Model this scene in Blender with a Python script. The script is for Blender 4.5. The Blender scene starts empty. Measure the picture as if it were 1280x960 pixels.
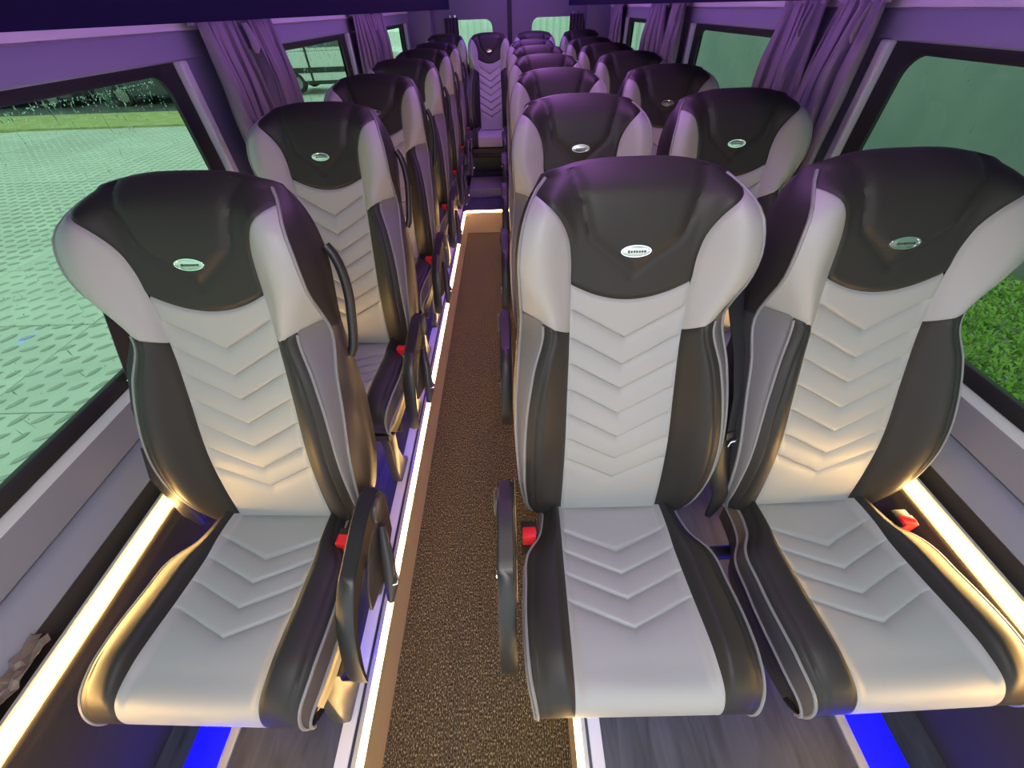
import bpy, bmesh, math, random
import numpy as np
from math import sin, cos, pi, radians
from mathutils import Matrix, Vector
random.seed(7); np.random.seed(7)
scn = bpy.context.scene
COL = scn.collection

# ------------------------------------------------------------------ camera
CAMZ = 1.54
P_, R_ = radians(44.5), radians(2.0)
RZ_ = Matrix.Rotation(0.010, 3, 'Z')
fwd = RZ_ @ Vector((0, cos(P_), -sin(P_))); up0 = RZ_ @ Vector((0, sin(P_), cos(P_))); rt0 = RZ_ @ Vector((1, 0, 0))
rt = cos(R_) * rt0 - sin(R_) * up0; upv = sin(R_) * rt0 + cos(R_) * up0
cam = bpy.data.cameras.new('camera'); cam.sensor_width = 36; cam.lens = 13.5; cam.clip_start = 0.02; cam.clip_end = 500
camo = bpy.data.objects.new('camera', cam); COL.objects.link(camo)
M = Matrix((rt, upv, -fwd)).transposed().to_4x4(); M.translation = (0, 0, CAMZ)
camo.matrix_world = M
scn.camera = camo

# ------------------------------------------------------------------ sky, exposure
w = bpy.data.worlds.new('world'); scn.world = w; w.use_nodes = True
bg = w.node_tree.nodes['Background']; bg.inputs[0].default_value = (0.84, 0.95, 1.0, 1); bg.inputs[1].default_value = 0.80
scn.view_settings.view_transform = 'Standard'; scn.view_settings.look = 'None'
scn.view_settings.gamma = 1.0; scn.view_settings.use_curve_mapping = False
scn.view_settings.exposure = 1.20
scn.cycles.use_denoising = True
scn.cycles.max_bounces = 8; scn.cycles.diffuse_bounces = 4; scn.cycles.transparent_max_bounces = 12
scn.cycles.sample_clamp_indirect = 6.0
# LED colours and strengths (each is a light mesh further down; front fill and rear bar are additions)
LED_WARM = ((1.0, 0.58, 0.19), 30.0)
LED_AISLE = ((1.0, 0.60, 0.21), 15.0)
LED_BLUE = ((0.0, 0.0, 1.0), 3.8)
LED_PURPLE = ((0.54, 0.20, 1.0), 5.0)
LED_CEIL = ((0.72, 0.26, 1.0), 4.0)
LED_FILL = ((1.0, 0.96, 0.90), 15.0)
LED_REAR_FILL = ((0.26, 0.10, 1.0), 6.5)

# ------------------------------------------------------------------ materials
MATS = {}
def mat(name, col, rough=0.5, metal=0.0, spec=0.5, bump=None, var=None, emit=None):
    """bump=(scale, strength, distance)  var=(scale, colour2, detail)"""
    if name in MATS: return MATS[name]
    m = bpy.data.materials.new(name); m.use_nodes = True; nt = m.node_tree
    b = nt.nodes['Principled BSDF']
    b.inputs['Base Color'].default_value = (*col, 1); b.inputs['Roughness'].default_value = rough
    b.inputs['Metallic'].default_value = metal; b.inputs['Specular IOR Level'].default_value = spec
    tc = nt.nodes.new('ShaderNodeTexCoord')
    if var:
        n = nt.nodes.new('ShaderNodeTexNoise'); n.inputs['Scale'].default_value = var[0]; n.inputs['Detail'].default_value = var[2] if len(var) > 2 else 3
        nt.links.new(tc.outputs['Object'], n.inputs['Vector'])
        r = nt.nodes.new('ShaderNodeValToRGB'); r.color_ramp.elements[0].position = 0.35; r.color_ramp.elements[1].position = 0.65
        r.color_ramp.elements[0].color = (*col, 1); r.color_ramp.elements[1].color = (*var[1], 1)
        nt.links.new(n.outputs['Fac'], r.inputs['Fac']); nt.links.new(r.outputs['Color'], b.inputs['Base Color'])
    if bump:
        n = nt.nodes.new('ShaderNodeTexNoise'); n.inputs['Scale'].default_value = bump[0]; n.inputs['Detail'].default_value = 2
        nt.links.new(tc.outputs['Object'], n.inputs['Vector'])
        bp = nt.nodes.new('ShaderNodeBump'); bp.inputs['Strength'].default_value = bump[1]; bp.inputs['Distance'].default_value = bump[2]
        nt.links.new(n.outputs['Fac'], bp.inputs['Height']); nt.links.new(bp.outputs['Normal'], b.inputs['Normal'])
    if emit:
        b.inputs['Emission Color'].default_value = (*emit[0], 1); b.inputs['Emission Strength'].default_value = emit[1]
    MATS[name] = m
    return m

GREY = mat('grey leatherette', (0.335, 0.345, 0.355), 0.48, bump=(420, 0.10, 0.001))
BLACK = mat('black leatherette', (0.024, 0.023, 0.023), 0.50, spec=0.32, bump=(420, 0.12, 0.001))
PIPE = mat('grey piping', (0.22, 0.22, 0.235), 0.45)
GUSSET = mat('grey side fabric', (0.13, 0.13, 0.145), 0.6, bump=(300, 0.1, 0.001))
PLASTIC = mat('black plastic', (0.018, 0.018, 0.02), 0.38, bump=(900, 0.06, 0.0005))
SHELL = mat('dark shell plastic', (0.05, 0.048, 0.05), 0.35)
CHROME = mat('chrome', (0.85, 0.85, 0.85), 0.12, 1.0)
BADGE = mat('badge silver', (0.72, 0.74, 0.70), 0.22, 1.0)
BADGETXT = mat('badge lettering', (0.05, 0.06, 0.05), 0.5)
RED = mat('red buckle plastic', (0.75, 0.02, 0.025), 0.35, emit=None)
BELT = mat('black belt webbing', (0.018, 0.018, 0.022), 0.55)
PANEL = mat('grey wall panel', (0.23, 0.24, 0.30), 0.55, bump=(700, 0.08, 0.0006))
TRIMM = mat('pale trim panel', (0.55, 0.55, 0.56), 0.5)
WALLCARPET = mat('dark wall carpet', (0.034, 0.027, 0.022), 0.9, bump=(500, 0.3, 0.002))
RACK = mat('navy rack vinyl', (0.005, 0.003, 0.035), 0.8, spec=0.08)
REARP = mat('rear door lining', (0.15, 0.14, 0.19), 0.6)
CGUS = mat('dark cushion side fabric', (0.075, 0.072, 0.085), 0.55)
RUBBER = mat('black rubber', (0.012, 0.012, 0.014), 0.5)
ALU = mat('brushed aluminium', (0.55, 0.53, 0.50), 0.4, 0.35)
CURTAIN = mat('mauve grey curtain cloth', (0.25, 0.21, 0.27), 0.85, bump=(600, 0.15, 0.001))
WHITEPROF = mat('white floor profile', (0.7, 0.7, 0.74), 0.35)
FOIL = mat('crumpled brown foil', (0.16, 0.12, 0.10), 0.25)
RISER = mat('riser metal with painted glow', (0.50, 0.40, 0.26), 0.4, 0.3)  # gold tint puts the strip's warm glow into the metal colour
CEIL = mat('ceiling lining', (0.55, 0.52, 0.56), 0.7)
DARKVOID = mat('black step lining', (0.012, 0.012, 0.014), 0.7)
STEPM = mat('grey step vinyl', (0.16, 0.15, 0.16), 0.5)

def led(name, c):
    m = bpy.data.materials.new(name); m.use_nodes = True
    b = m.node_tree.nodes['Principled BSDF']; b.inputs['Base Color'].default_value = (0.02, 0.02, 0.03, 1); b.inputs['Specular IOR Level'].default_value = 0.1
    b.inputs['Emission Color'].default_value = (*c[0], 1); b.inputs['Emission Strength'].default_value = c[1]
    return m
WARM = led('warm white led', LED_WARM); WARMA = led('warm aisle led', LED_AISLE); BLUE = led('blue led', LED_BLUE)
PURPLE = led('violet led', LED_PURPLE); CEILLED = led('magenta ceiling led', LED_CEIL); FILLGLOW = led('added neutral fill', LED_FILL); REARFILL = led('added violet rear fill', LED_REAR_FILL)

def glass_mat(name, tint, gloss):
    m = bpy.data.materials.new(name); m.use_nodes = True; nt = m.node_tree; nt.nodes.clear()
    o = nt.nodes.new('ShaderNodeOutputMaterial'); mx = nt.nodes.new('ShaderNodeMixShader')
    t = nt.nodes.new('ShaderNodeBsdfTransparent'); t.inputs[0].default_value = (*tint, 1)
    g = nt.nodes.new('ShaderNodeBsdfGlossy'); g.inputs['Roughness'].default_value = 0.03
    mx.inputs[0].default_value = gloss
    nt.links.new(t.outputs[0], mx.inputs[1]); nt.links.new(g.outputs[0], mx.inputs[2]); nt.links.new(mx.outputs[0], o.inputs[0])
    return m
GLASS = glass_mat('green tinted glass', (0.62, 0.775, 0.645), 0.03)
def drop_mat():
    m = bpy.data.materials.new('rain water'); m.use_nodes = True
    b = m.node_tree.nodes['Principled BSDF']; b.inputs['Transmission Weight'].default_value = 1.0
    b.inputs['IOR'].default_value = 1.33; b.inputs['Roughness'].default_value = 0.02
    b.inputs['Base Color'].default_value = (0.75, 0.95, 0.85, 1)
    return m
WATER = drop_mat()

def carpet_mat():
    m = bpy.data.materials.new('ribbed brown carpet'); m.use_nodes = True; nt = m.node_tree; b = nt.nodes['Principled BSDF']
    b.inputs['Roughness'].default_value = 0.95; b.inputs['Specular IOR Level'].default_value = 0.1
    tc = nt.nodes.new('ShaderNodeTexCoord')
    mp = nt.nodes.new('ShaderNodeMapping'); mp.inputs['Scale'].default_value = (1, 0.45, 1)
    nt.links.new(tc.outputs['Object'], mp.inputs[0])
    n = nt.nodes.new('ShaderNodeTexNoise'); n.inputs['Scale'].default_value = 330; n.inputs['Detail'].default_value = 2
    nt.links.new(mp.outputs[0], n.inputs['Vector'])
    r = nt.nodes.new('ShaderNodeValToRGB'); e = r.color_ramp.elements
    e[0].position = 0.36; e[0].color = (0.026, 0.022, 0.013, 1); e[1].position = 0.56; e[1].color = (0.10, 0.083, 0.052, 1)
    x = e.new(0.70); x.color = (0.42, 0.37, 0.26, 1)
    nt.links.new(n.outputs['Fac'], r.inputs[0]); nt.links.new(r.outputs[0], b.inputs['Base Color'])
    wv = nt.nodes.new('ShaderNodeTexWave'); wv.inputs['Scale'].default_value = 42; wv.inputs['Distortion'].default_value = 0.6; wv.bands_direction = 'X'
    nt.links.new(tc.outputs['Object'], wv.inputs['Vector'])
    ad = nt.nodes.new('ShaderNodeMath'); ad.operation = 'ADD'
    nt.links.new(wv.outputs['Fac'], ad.inputs[0]); nt.links.new(n.outputs['Fac'], ad.inputs[1])
    bp = nt.nodes.new('ShaderNodeBump'); bp.inputs['Strength'].default_value = 0.9; bp.inputs['Distance'].default_value = 0.004
    nt.links.new(ad.outputs[0], bp.inputs['Height']); nt.links.new(bp.outputs[0], b.inputs['Normal'])
    return m
CARPET = carpet_mat()

def vinyl_mat():
    m = bpy.data.materials.new('wood grain vinyl'); m.use_nodes = True; nt = m.node_tree; b = nt.nodes['Principled BSDF']
    b.inputs['Roughness'].default_value = 0.42
    tc = nt.nodes.new('ShaderNodeTexCoord'); mp = nt.nodes.new('ShaderNodeMapping'); mp.inputs['Scale'].default_value = (14, 2.2, 1)
    nt.links.new(tc.outputs['Object'], mp.inputs[0])
    n = nt.nodes.new('ShaderNodeTexNoise'); n.inputs['Scale'].default_value = 1.6; n.inputs['Detail'].default_value = 6; n.inputs['Distortion'].default_value = 1.6
    nt.links.new(mp.outputs[0], n.inputs['Vector'])
    r = nt.nodes.new('ShaderNodeValToRGB'); e = r.color_ramp.elements
    e[0].position = 0.3; e[0].color = (0.026, 0.029, 0.040, 1); e[1].position = 0.7; e[1].color = (0.075, 0.080, 0.105, 1)
    nt.links.new(n.outputs['Fac'], r.inputs[0]); nt.links.new(r.outputs[0], b.inputs['Base Color'])
    return m
VINYL = vinyl_mat()

# ------------------------------------------------------------------ mesh helpers
class MB:
    def __init__(s): s.v = []; s.f = []; s.m = []
    def add(s, v, f, mi=0):
        o = len(s.v); s.v += [tuple(map(float, p)) for p in v]
        s.f += [tuple(o + i for i in q) for q in f]; s.m += [mi] * len(f)
        return s
    def grid(s, A, flip=False, mi=0, closed=False):
        A = np.asarray(A, float); R, C = A.shape[:2]; f = []
        for i in range(R - 1):
            for j in range(C if closed else C - 1):
                k = (j + 1) % C
                q = (i * C + j, i * C + k, (i + 1) * C + k, (i + 1) * C + j)
                f.append(q[::-1] if flip else q)
        return s.add(A.reshape(-1, 3), f, mi)
    def box(s, x0, x1, y0, y1, z0, z1, mi=0):
        v = [(x, y, z) for z in (z0, z1) for y in (y0, y1) for x in (x0, x1)]
        f = [(0, 2, 3, 1), (4, 5, 7, 6), (0, 1, 5, 4), (2, 6, 7, 3), (0, 4, 6, 2), (1, 3, 7, 5)]
        return s.add(v, f, mi)
    def prism(s, poly, axis, a, b, mi=0):
        """poly in the two other axes (in x,y,z order), extruded along axis from a to b"""
        n = len(poly)
        def p(q, t): l = list(q); l.insert(axis, t); return l
        v = [p(q, a) for q in poly] + [p(q, b) for q in poly]
        f = [tuple(range(n)), tuple(range(2 * n - 1, n - 1, -1))]
        for i in range(n):
            j = (i + 1) % n; f.append((i, i + n, j + n, j))
        return s.add(v, f, mi)
    def tube(s, pts, r, seg=8, mi=0, caps=True, flat=None):
        pts = [Vector(p) for p in pts]; n = len(pts)
        rr = r if hasattr(r, '__len__') else [r] * n
        rings = []; nrm = None
        for i, p in enumerate(pts):
            t = (pts[min(i + 1, n - 1)] - pts[max(i - 1, 0)])
            if t.length < 1e-9: t = Vector((0, 0, 1))
            t.normalize()
            if nrm is None:
                nrm = t.orthogonal() if flat is None else (Vector(flat) - Vector(flat).dot(t) * t)
            nrm = nrm - nrm.dot(t) * t; nrm.normalize(); bn = t.cross(nrm)
            ring = []
            for k in range(seg):
                a = 2 * pi * k / seg
                ra = rr[i] if not isinstance(rr[i], tuple) else None
                if ra is None: q = p + nrm * cos(a) * rr[i][0] + bn * sin(a) * rr[i][1]
                else: q = p + (nrm * cos(a) + bn * sin(a)) * ra
                ring.append(q)
            rings.append([tuple(q) for q in ring])
        o = len(s.v); s.grid(np.array(rings), mi=mi, closed=True)
        if caps:
            s.f.append(tuple(o + k for k in range(seg))[::-1]); s.m.append(mi)
            s.f.append(tuple(o + (n - 1) * seg + k for k in range(seg))); s.m.append(mi)
        return s
    def disc(s, c, axis, r, h, seg=20, mi=0, r2=None):
        """short cylinder centred on c along axis (0,1,2)"""
        r2 = r if r2 is None else r2
        ax = [0, 1, 2]; ax.remove(axis); v = []
        for t, q in ((-h / 2, r), (h / 2, r2)):
            for k in range(seg):
                a = 2 * pi * k / seg; p = [0, 0, 0]; p[axis] = c[axis] + t; p[ax[0]] = c[ax[0]] + q * cos(a); p[ax[1]] = c[ax[1]] + q * sin(a); v.append(p)
        f = [tuple(range(seg))[::-1], tuple(range(seg, 2 * seg))]
        for k in range(seg): f.append((k, (k + 1) % seg, seg + (k + 1) % seg, seg + k))
        return s.add(v, f, mi)
    def mesh(s, name, mats, smooth=True, fix=True, bevel=None):
        me = bpy.data.meshes.new(name); me.from_pydata(s.v, [], s.f)
        mats = mats if isinstance(mats, (list, tuple)) else [mats]
        for m in mats: me.materials.append(m)
        me.polygons.foreach_set('material_index', s.m)
        if fix or bevel:
            bm = bmesh.new(); bm.from_mesh(me)
            bmesh.ops.remove_doubles(bm, verts=bm.verts, dist=1e-5)
            bmesh.ops.recalc_face_normals(bm, faces=bm.faces)
            if bevel:
                es = [e for e in bm.edges if len(e.link_faces) == 2 and e.calc_face_angle(0) > radians(35)]
                bmesh.ops.bevel(bm, geom=es, offset=bevel, segments=2, affect='EDGES', profile=0.5, clamp_overlap=True)
            bm.to_mesh(me); bm.free()
        if smooth:
            me.polygons.foreach_set('use_smooth', [True] * len(me.polygons))
            me.set_sharp_from_angle(angle=radians(42))
        return me
    def obj(s, name, mats, parent=None, smooth=True, fix=True, bevel=None):
        o = bpy.data.objects.new(name, s.mesh(name, mats, smooth, fix, bevel)); COL.objects.link(o)
        if parent is not None: o.parent = parent
        return o
def empty(name, loc=(0, 0, 0)):
    o = bpy.data.objects.new(name, None); COL.objects.link(o); o.location = loc; o.empty_display_size = 0.1
    return o
def tag(o, label=None, cat=None, group=None, kind=None):
    if label: o['label'] = label
    if cat: o['category'] = cat
    if group: o['group'] = group
    if kind: o['kind'] = kind
    return o
def struct(o): o['kind'] = 'structure'; return o
def copy_tree(o, parent=None, flip=False):
    c = o.copy(); COL.objects.link(c)
    if parent is not None: c.parent = parent
    for ch in list(o.children): copy_tree(ch, c)
    return c
def smooth_interp(xs, ys):
    xs = np.array(xs, float); ys = np.array(ys, float)
    d = np.gradient(ys, xs)
    def f(x):
        x = np.clip(np.asarray(x, float), xs[0], xs[-1]); i = np.clip(np.searchsorted(xs, x) - 1, 0, len(xs) - 2)
        h = xs[i + 1] - xs[i]; t = (x - xs[i]) / h
        return ((2*t**3 - 3*t**2 + 1) * ys[i] + (t**3 - 2*t**2 + t) * h * d[i] + (-2*t**3 + 3*t**2) * ys[i+1] + (t**3 - t**2) * h * d[i+1])
    return f
def sstep(x): x = np.clip(x, 0, 1); return x * x * (3 - 2 * x)
def edgy(n):
    t = np.linspace(0, 1, n); return 0.35 * t + 0.65 * (0.5 - 0.5 * np.cos(pi * t))

# ------------------------------------------------------------------ setting dimensions
XC = 0.045            # middle of the van
PLAT = 0.19           # height of the seat platforms over the aisle
YR = 5.55             # rear doors
YF = -0.75            # front end of the passenger room
AL, AR = -0.415, 0.138   # the aisle edges
def wx(side, wv): return XC + side * wv
SIDES = (('left', -1), ('right', 1))

# aisle floor
fl = struct(MB().box(AL - 0.01, AR + 0.01, YF, 3.66, -0.04, 0.0).obj('floor', CARPET, smooth=False))
# platforms
def platform(name, x0, x1, y0, y1):
    return struct(MB().box(x0, x1, y0, y1, -0.04, PLAT).obj(name, VINYL, smooth=False))
platform('platform_left', wx(-1, 1.03), AL, YF, YR)
platform('platform_right', AR, wx(1, 1.03), YF, YR)
platform('platform_rear', AL, AR, 3.66, YR)
# metal risers and white profiles at the platform edges
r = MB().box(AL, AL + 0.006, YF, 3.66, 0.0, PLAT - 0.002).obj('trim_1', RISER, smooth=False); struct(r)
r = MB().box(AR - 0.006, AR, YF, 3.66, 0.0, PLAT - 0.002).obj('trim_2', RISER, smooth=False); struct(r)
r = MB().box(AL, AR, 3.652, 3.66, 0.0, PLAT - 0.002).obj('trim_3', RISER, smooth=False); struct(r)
r = MB().box(AL - 0.065, AL - 0.03, YF, 4.03, PLAT, PLAT + 0.006).obj('trim_4', WHITEPROF, smooth=False, bevel=0.002); struct(r)
r = MB().box(AR + 0.028, AR + 0.06, YF, 4.03, PLAT, PLAT + 0.006).obj('trim_5', WHITEPROF, smooth=False, bevel=0.002); struct(r)
# second step and the dark box under the rear bench
st = MB(); st.box(AL + 0.02, AR - 0.02, 4.03, 4.40, PLAT, PLAT + 0.085)
struct(st.obj('step', STEPM, smooth=False, bevel=0.004))
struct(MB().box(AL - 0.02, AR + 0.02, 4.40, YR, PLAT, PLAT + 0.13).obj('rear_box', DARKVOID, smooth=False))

# warm and blue light strips
def strip(name, label, m, boxes, grp, housing=None):
    e = empty(name); tag(e, label, 'light strip', grp)
    b = MB()
    for q in boxes: b.box(*q)
    b.obj('diffuser', m, e, smooth=False, bevel=0.002)
    if housing:
        h = MB()
        for q in housing: h.box(*q)
        h.obj('channel', ALU, e, smooth=False)
    return e
strip('led_strip', 'warm white light strip along the edge of the left platform beside the aisle', WARMA,
      [(AL - 0.008, AL + 0.009, YF, 3.645, PLAT - 0.001, PLAT + 0.008)], 'warm aisle light strips', [(AL - 0.02, AL - 0.008, YF, 3.65, PLAT, PLAT + 0.01)])
strip('led_strip', 'warm white light strip along the edge of the right platform under the aisle seats', WARMA,
      [(AR - 0.008, AR + 0.009, YF, 3.645, PLAT - 0.001, PLAT + 0.008)], 'warm aisle light strips', [(AR + 0.009, AR + 0.020, YF, 3.65, PLAT, PLAT + 0.01)])
strip('led_strip', 'short warm light strip across the step at the far end of the aisle', WARMA,
      [(AL + 0.004, AR - 0.004, 3.648, 3.672, PLAT, PLAT + 0.008)], 'warm aisle light strips', [(AL + 0.004, AR - 0.004, 3.672, 3.68, PLAT, PLAT + 0.01)])
for nm, sd in SIDES:
    e = empty('led_strip'); tag(e, 'thick warm light strip on the ledge below the %s windows' % nm, 'light strip', 'warm wall light strips')
    MB().prism([(wx(sd, 0.942), 0.640), (wx(sd, 0.946), 0.664), (wx(sd, 0.948), 0.664), (wx(sd, 0.944), 0.640)], 1, YF, 5.2).obj('diffuser', WARM, e, smooth=False)
    MB().prism([(wx(sd, 0.945), 0.630), (wx(sd, 0.951), 0.674), (wx(sd, 0.958), 0.674), (wx(sd, 0.958), 0.630)], 1, YF, 5.2).obj('channel', ALU, e, smooth=False)
strip('floor_led_channel', 'flat blue light channel in the floor under the left seats', BLUE,
      [(-0.862, -0.775, YF, 4.6, PLAT, PLAT + 0.004)], 'blue floor light channels', [(-0.775, -0.752, YF, 4.6, PLAT, PLAT + 0.006)])
strip('floor_led_channel', 'flat blue light channel in the floor under the right window seats', BLUE,
      [(0.838, 0.935, YF, 4.6, PLAT, PLAT + 0.004)], 'blue floor light channels', [(0.815, 0.838, YF, 4.6, PLAT, PLAT + 0.006)])

# ------------------------------------------------------------------ side walls (profile swept along the van)
YW0 = YF
def sweep(sd, prof, y0, y1):
    b = MB(); A = [[(wx(sd, a), y, z) for a, z in prof] for y in (y0, y1)]
    return b.grid(np.array(A))
for nm, sd in SIDES:
    e = struct(empty('wall_' + nm))
    # upper ledge (sill), face panel, sloping panel, carpet band, ledge and duct
    sweep(sd, [(1.075, 0.860), (1.062, 0.862), (1.034, 0.850), (1.029, 0.844)], YW0, YR).obj('sill_top', TRIMM, e)
    sweep(sd, [(1.029, 0.844), (1.027, 0.762), (1.036, 0.754)], YW0, YR).obj('sill_panel', PANEL, e)
    sweep(sd, [(1.036, 0.754), (1.024, 0.752), (1.012, 0.744), (0.990, 0.712), (0.984, 0.700), (0.988, 0.695)], YW0, YR).obj('lower_panel', PANEL, e)
    sweep(sd, [(0.988, 0.695), (0.984, 0.68), (0.978, 0.629)], YW0, YR).obj('carpet_band', WALLCARPET, e)
    sweep(sd, [(0.978, 0.629), (0.944, 0.629), (0.940, 0.622), (0.950, 0.44), (0.982, PLAT)], YW0, YR).obj('duct', WALLCARPET, e)
    # header over the windows
    sweep(sd, [(1.06, 1.444), (1.040, 1.446), (1.034, 1.450), (1.032, 1.504), (1.036, 1.509)], YW0, YR).obj('header_panel', PANEL, e)
    sweep(sd, [(1.036, 1.509), (1.044, 1.511), (1.030, 1.513), (1.026, 1.532), (1.040, 1.56)], YW0, YR).obj('header_trim', TRIMM, e)
    sweep(sd, [(1.075, 0.20), (1.10, 0.3), (1.10, 0.80), (1.078, 0.858)], YW0, YR).obj('outer_skin', PANEL, e)
    sweep(sd, [(1.10, 1.43), (1.10, 2.05), (0.9, 2.12)], YW0, YR).obj('outer_skin', PANEL, e)

# windows: glass, rubber frame and rain
def rrect(y0, y1, z0, z1, r, n=6):
    pts = []
    for cx, cy, a0 in ((y1 - r, z1 - r, 0), (y0 + r, z1 - r, 90), (y0 + r, z0 + r, 180), (y1 - r, z0 + r, 270)):
        for k in range(n + 1):
            a = radians(a0 + 90 * k / n); pts.append((cx + r * cos(a), cy + r * sin(a)))
    return pts
def outer_of(inner, y0, y1, z0, z1, n=6):
    o = []
    corners = [(y1, z1), (y0, z1), (y0, z0), (y1, z0)]
    for c in range(4):
        for k in range(n + 1): o.append(corners[c])
    return o
WIN = {-1: [(-0.72, 1.465), (2.06, 3.20), (4.02, 5.16)], 1: [(-0.72, 1.365), (1.92, 2.93), (3.68, 4.58)]}
ZG0, ZG1 = 0.890, 1.420
def pane_grid(sd, y0, y1):
    x = wx(sd, 1.072)
    return MB().box(*sorted((x, x + sd * 0.005)), y0 - 0.02, y1 + 0.02, ZG0 - 0.015, ZG1 + 0.015)
wn = 0
for nm, sd in SIDES:
    for k, (y0, y1) in enumerate(WIN[sd]):
        wn += 1
        e = struct(empty('window_%d' % wn))
        pane_grid(sd, y0, y1).obj('glass', GLASS, e, smooth=False)
        inner = rrect(y0, y1, ZG0, ZG1, 0.055); o = outer_of(inner, y0 - 0.055, y1 + 0.055, ZG0 - 0.032, ZG1 + 0.026)
        A = np.array([[(wx(sd, 1.071), a, b) for a, b in inner], [(wx(sd, 1.060), a, b) for a, b in inner],
                      [(wx(sd, 1.056), (a - (y0 + y1) / 2) * 1.01 + (y0 + y1) / 2, b + (0.004 if b > 1.1 else -0.002)) for a, b in inner],
                      [(wx(sd, 1.048), a, b) for a, b in o], [(wx(sd, 1.10), a, b) for a, b in o]])
        MB().grid(A, closed=True).obj('rubber_frame', RUBBER, e)
        # rain on the outside of the glass
        d = MB(); nd = (1500 if k == 0 else 700) if sd < 0 else 160
        ico = [(1, 0, 0), (-1, 0, 0), (0, 1, 0), (0, -1, 0), (0, 0, 1), (0, 0, -1)]
        icf = [(0, 2, 4), (2, 1, 4), (1, 3, 4), (3, 0, 4), (2, 0, 5), (1, 2, 5), (3, 1, 5), (0, 3, 5)]
        ya = max(y0, 0.3)
        for q in range(nd):
            yy = random.uniform(ya + 0.02, y1 - 0.02); zz = ZG1 - 0.01 - (random.random() ** (2.8 if sd < 0 else 1.0)) * (0.50)
            s = random.uniform(0.0007, 0.0022); ln = s if random.random() < 0.82 else s * random.uniform(3, 15)
            if zz - ln < ZG0 + 0.02: ln = s
            lean = random.uniform(-0.1, 0.25)
            d.add([(wx(sd, 1.0785) + px * 0.0012, yy + py * s + pz * ln * lean, zz + pz * ln) for px, py, pz in ico], icf)
        ro = d.obj('raindrops', WATER, e, fix=False); ro['kind'] = 'stuff'

# pillars between the windows and pale pillar trims
for nm, sd in SIDES:
    W = WIN[sd]; spans = [(W[0][1] + 0.055, W[1][0] - 0.055), (W[1][1] + 0.055, W[2][0] - 0.055), (W[2][1] + 0.055, YR)]
    for (a, b) in spans:
        p = empty('pillar_' + nm); struct(p)
        x0, x1 = sorted((wx(sd, 1.042), wx(sd, 1.10)))
        MB().box(x0, x1, a, b, 0.84, 1.45).obj('pillar_panel', PANEL, p, smooth=False)
        x0, x1 = sorted((wx(sd, 1.022), wx(sd, 1.05)))
        MB().box(x0, x1, a - 0.004, a + 0.03, 0.845, 1.448).obj('edge_trim', TRIMM, p, smooth=False, bevel=0.006)
        if b < YR: MB().box(x0, x1, b - 0.03, b + 0.004, 0.845, 1.448).obj('edge_trim', TRIMM, p, smooth=False, bevel=0.006)

# ------------------------------------------------------------------ roof, racks, roof light
RI = 0.56
c = empty('ceiling'); struct(c)
A = np.array([[(wx(-1, 0.9), y, 2.03), (wx(-1, 0.6), y, 2.06), (XC, y, 2.08), (wx(1, 0.6), y, 2.06), (wx(1, 0.9), y, 2.03)] for y in (YF, YR)])
MB().grid(A).obj('lining', CEIL, c)
for nm, sd in SIDES:
    e = empty('luggage_rack'); tag(e, 'dark navy luggage rack running along the roof over the %s windows' % nm, 'luggage rack', 'luggage racks')
    b = MB()
    for (p, q, z0, z1) in ((RI, 1.05, 1.60, 1.78), (RI, RI + .012, 1.534, 1.60), (RI + .012, RI + .055, 1.534, 1.539)):
        x0, x1 = sorted((wx(sd, p), wx(sd, q))); b.box(x0, x1, YF, 5.05, z0, z1)
    b.obj('rack_body', RACK, e, smooth=False)
    x0, x1 = sorted((wx(sd, RI), wx(sd, RI - 0.012)))
    MB().box(x0, x1, YF, 5.05, 1.70, 1.72).obj('edge_rail', ALU, e, smooth=False)
    x0, x1 = sorted((wx(sd, RI + .0125), wx(sd, RI + .018)))
    strip('violet_led_strip', 'violet light strip behind the lip of the %s luggage rack' % nm, PURPLE,
          [(x0, x1, 0.0, 5.05, 1.548, 1.592)], 'violet rack light strips')
e = strip('added_fill_lamp', 'added neutral white fill light under the ceiling at the front of the aisle', FILLGLOW, [(XC - .22, XC + .22, -.50, -.22, 2.045, 2.055)], None); e['category'] = 'ceiling light'  # unseen lamp, added to brighten the front cushions
e = strip('added_rear_light', 'added violet fill light under the ceiling before the rear doors', REARFILL, [(-.55, .65, 4.78, 4.86, 2.045, 2.055)], None); e['category'] = 'ceiling light'  # unseen bar, added to turn the rear doors violet
e = strip('ceiling_light', 'long magenta ceiling light above the aisle', CEILLED, [(XC + 0.02, XC + 0.22, 0.5, 5.2, 2.062, 2.068)], None)
e['category'] = 'ceiling light'

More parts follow.
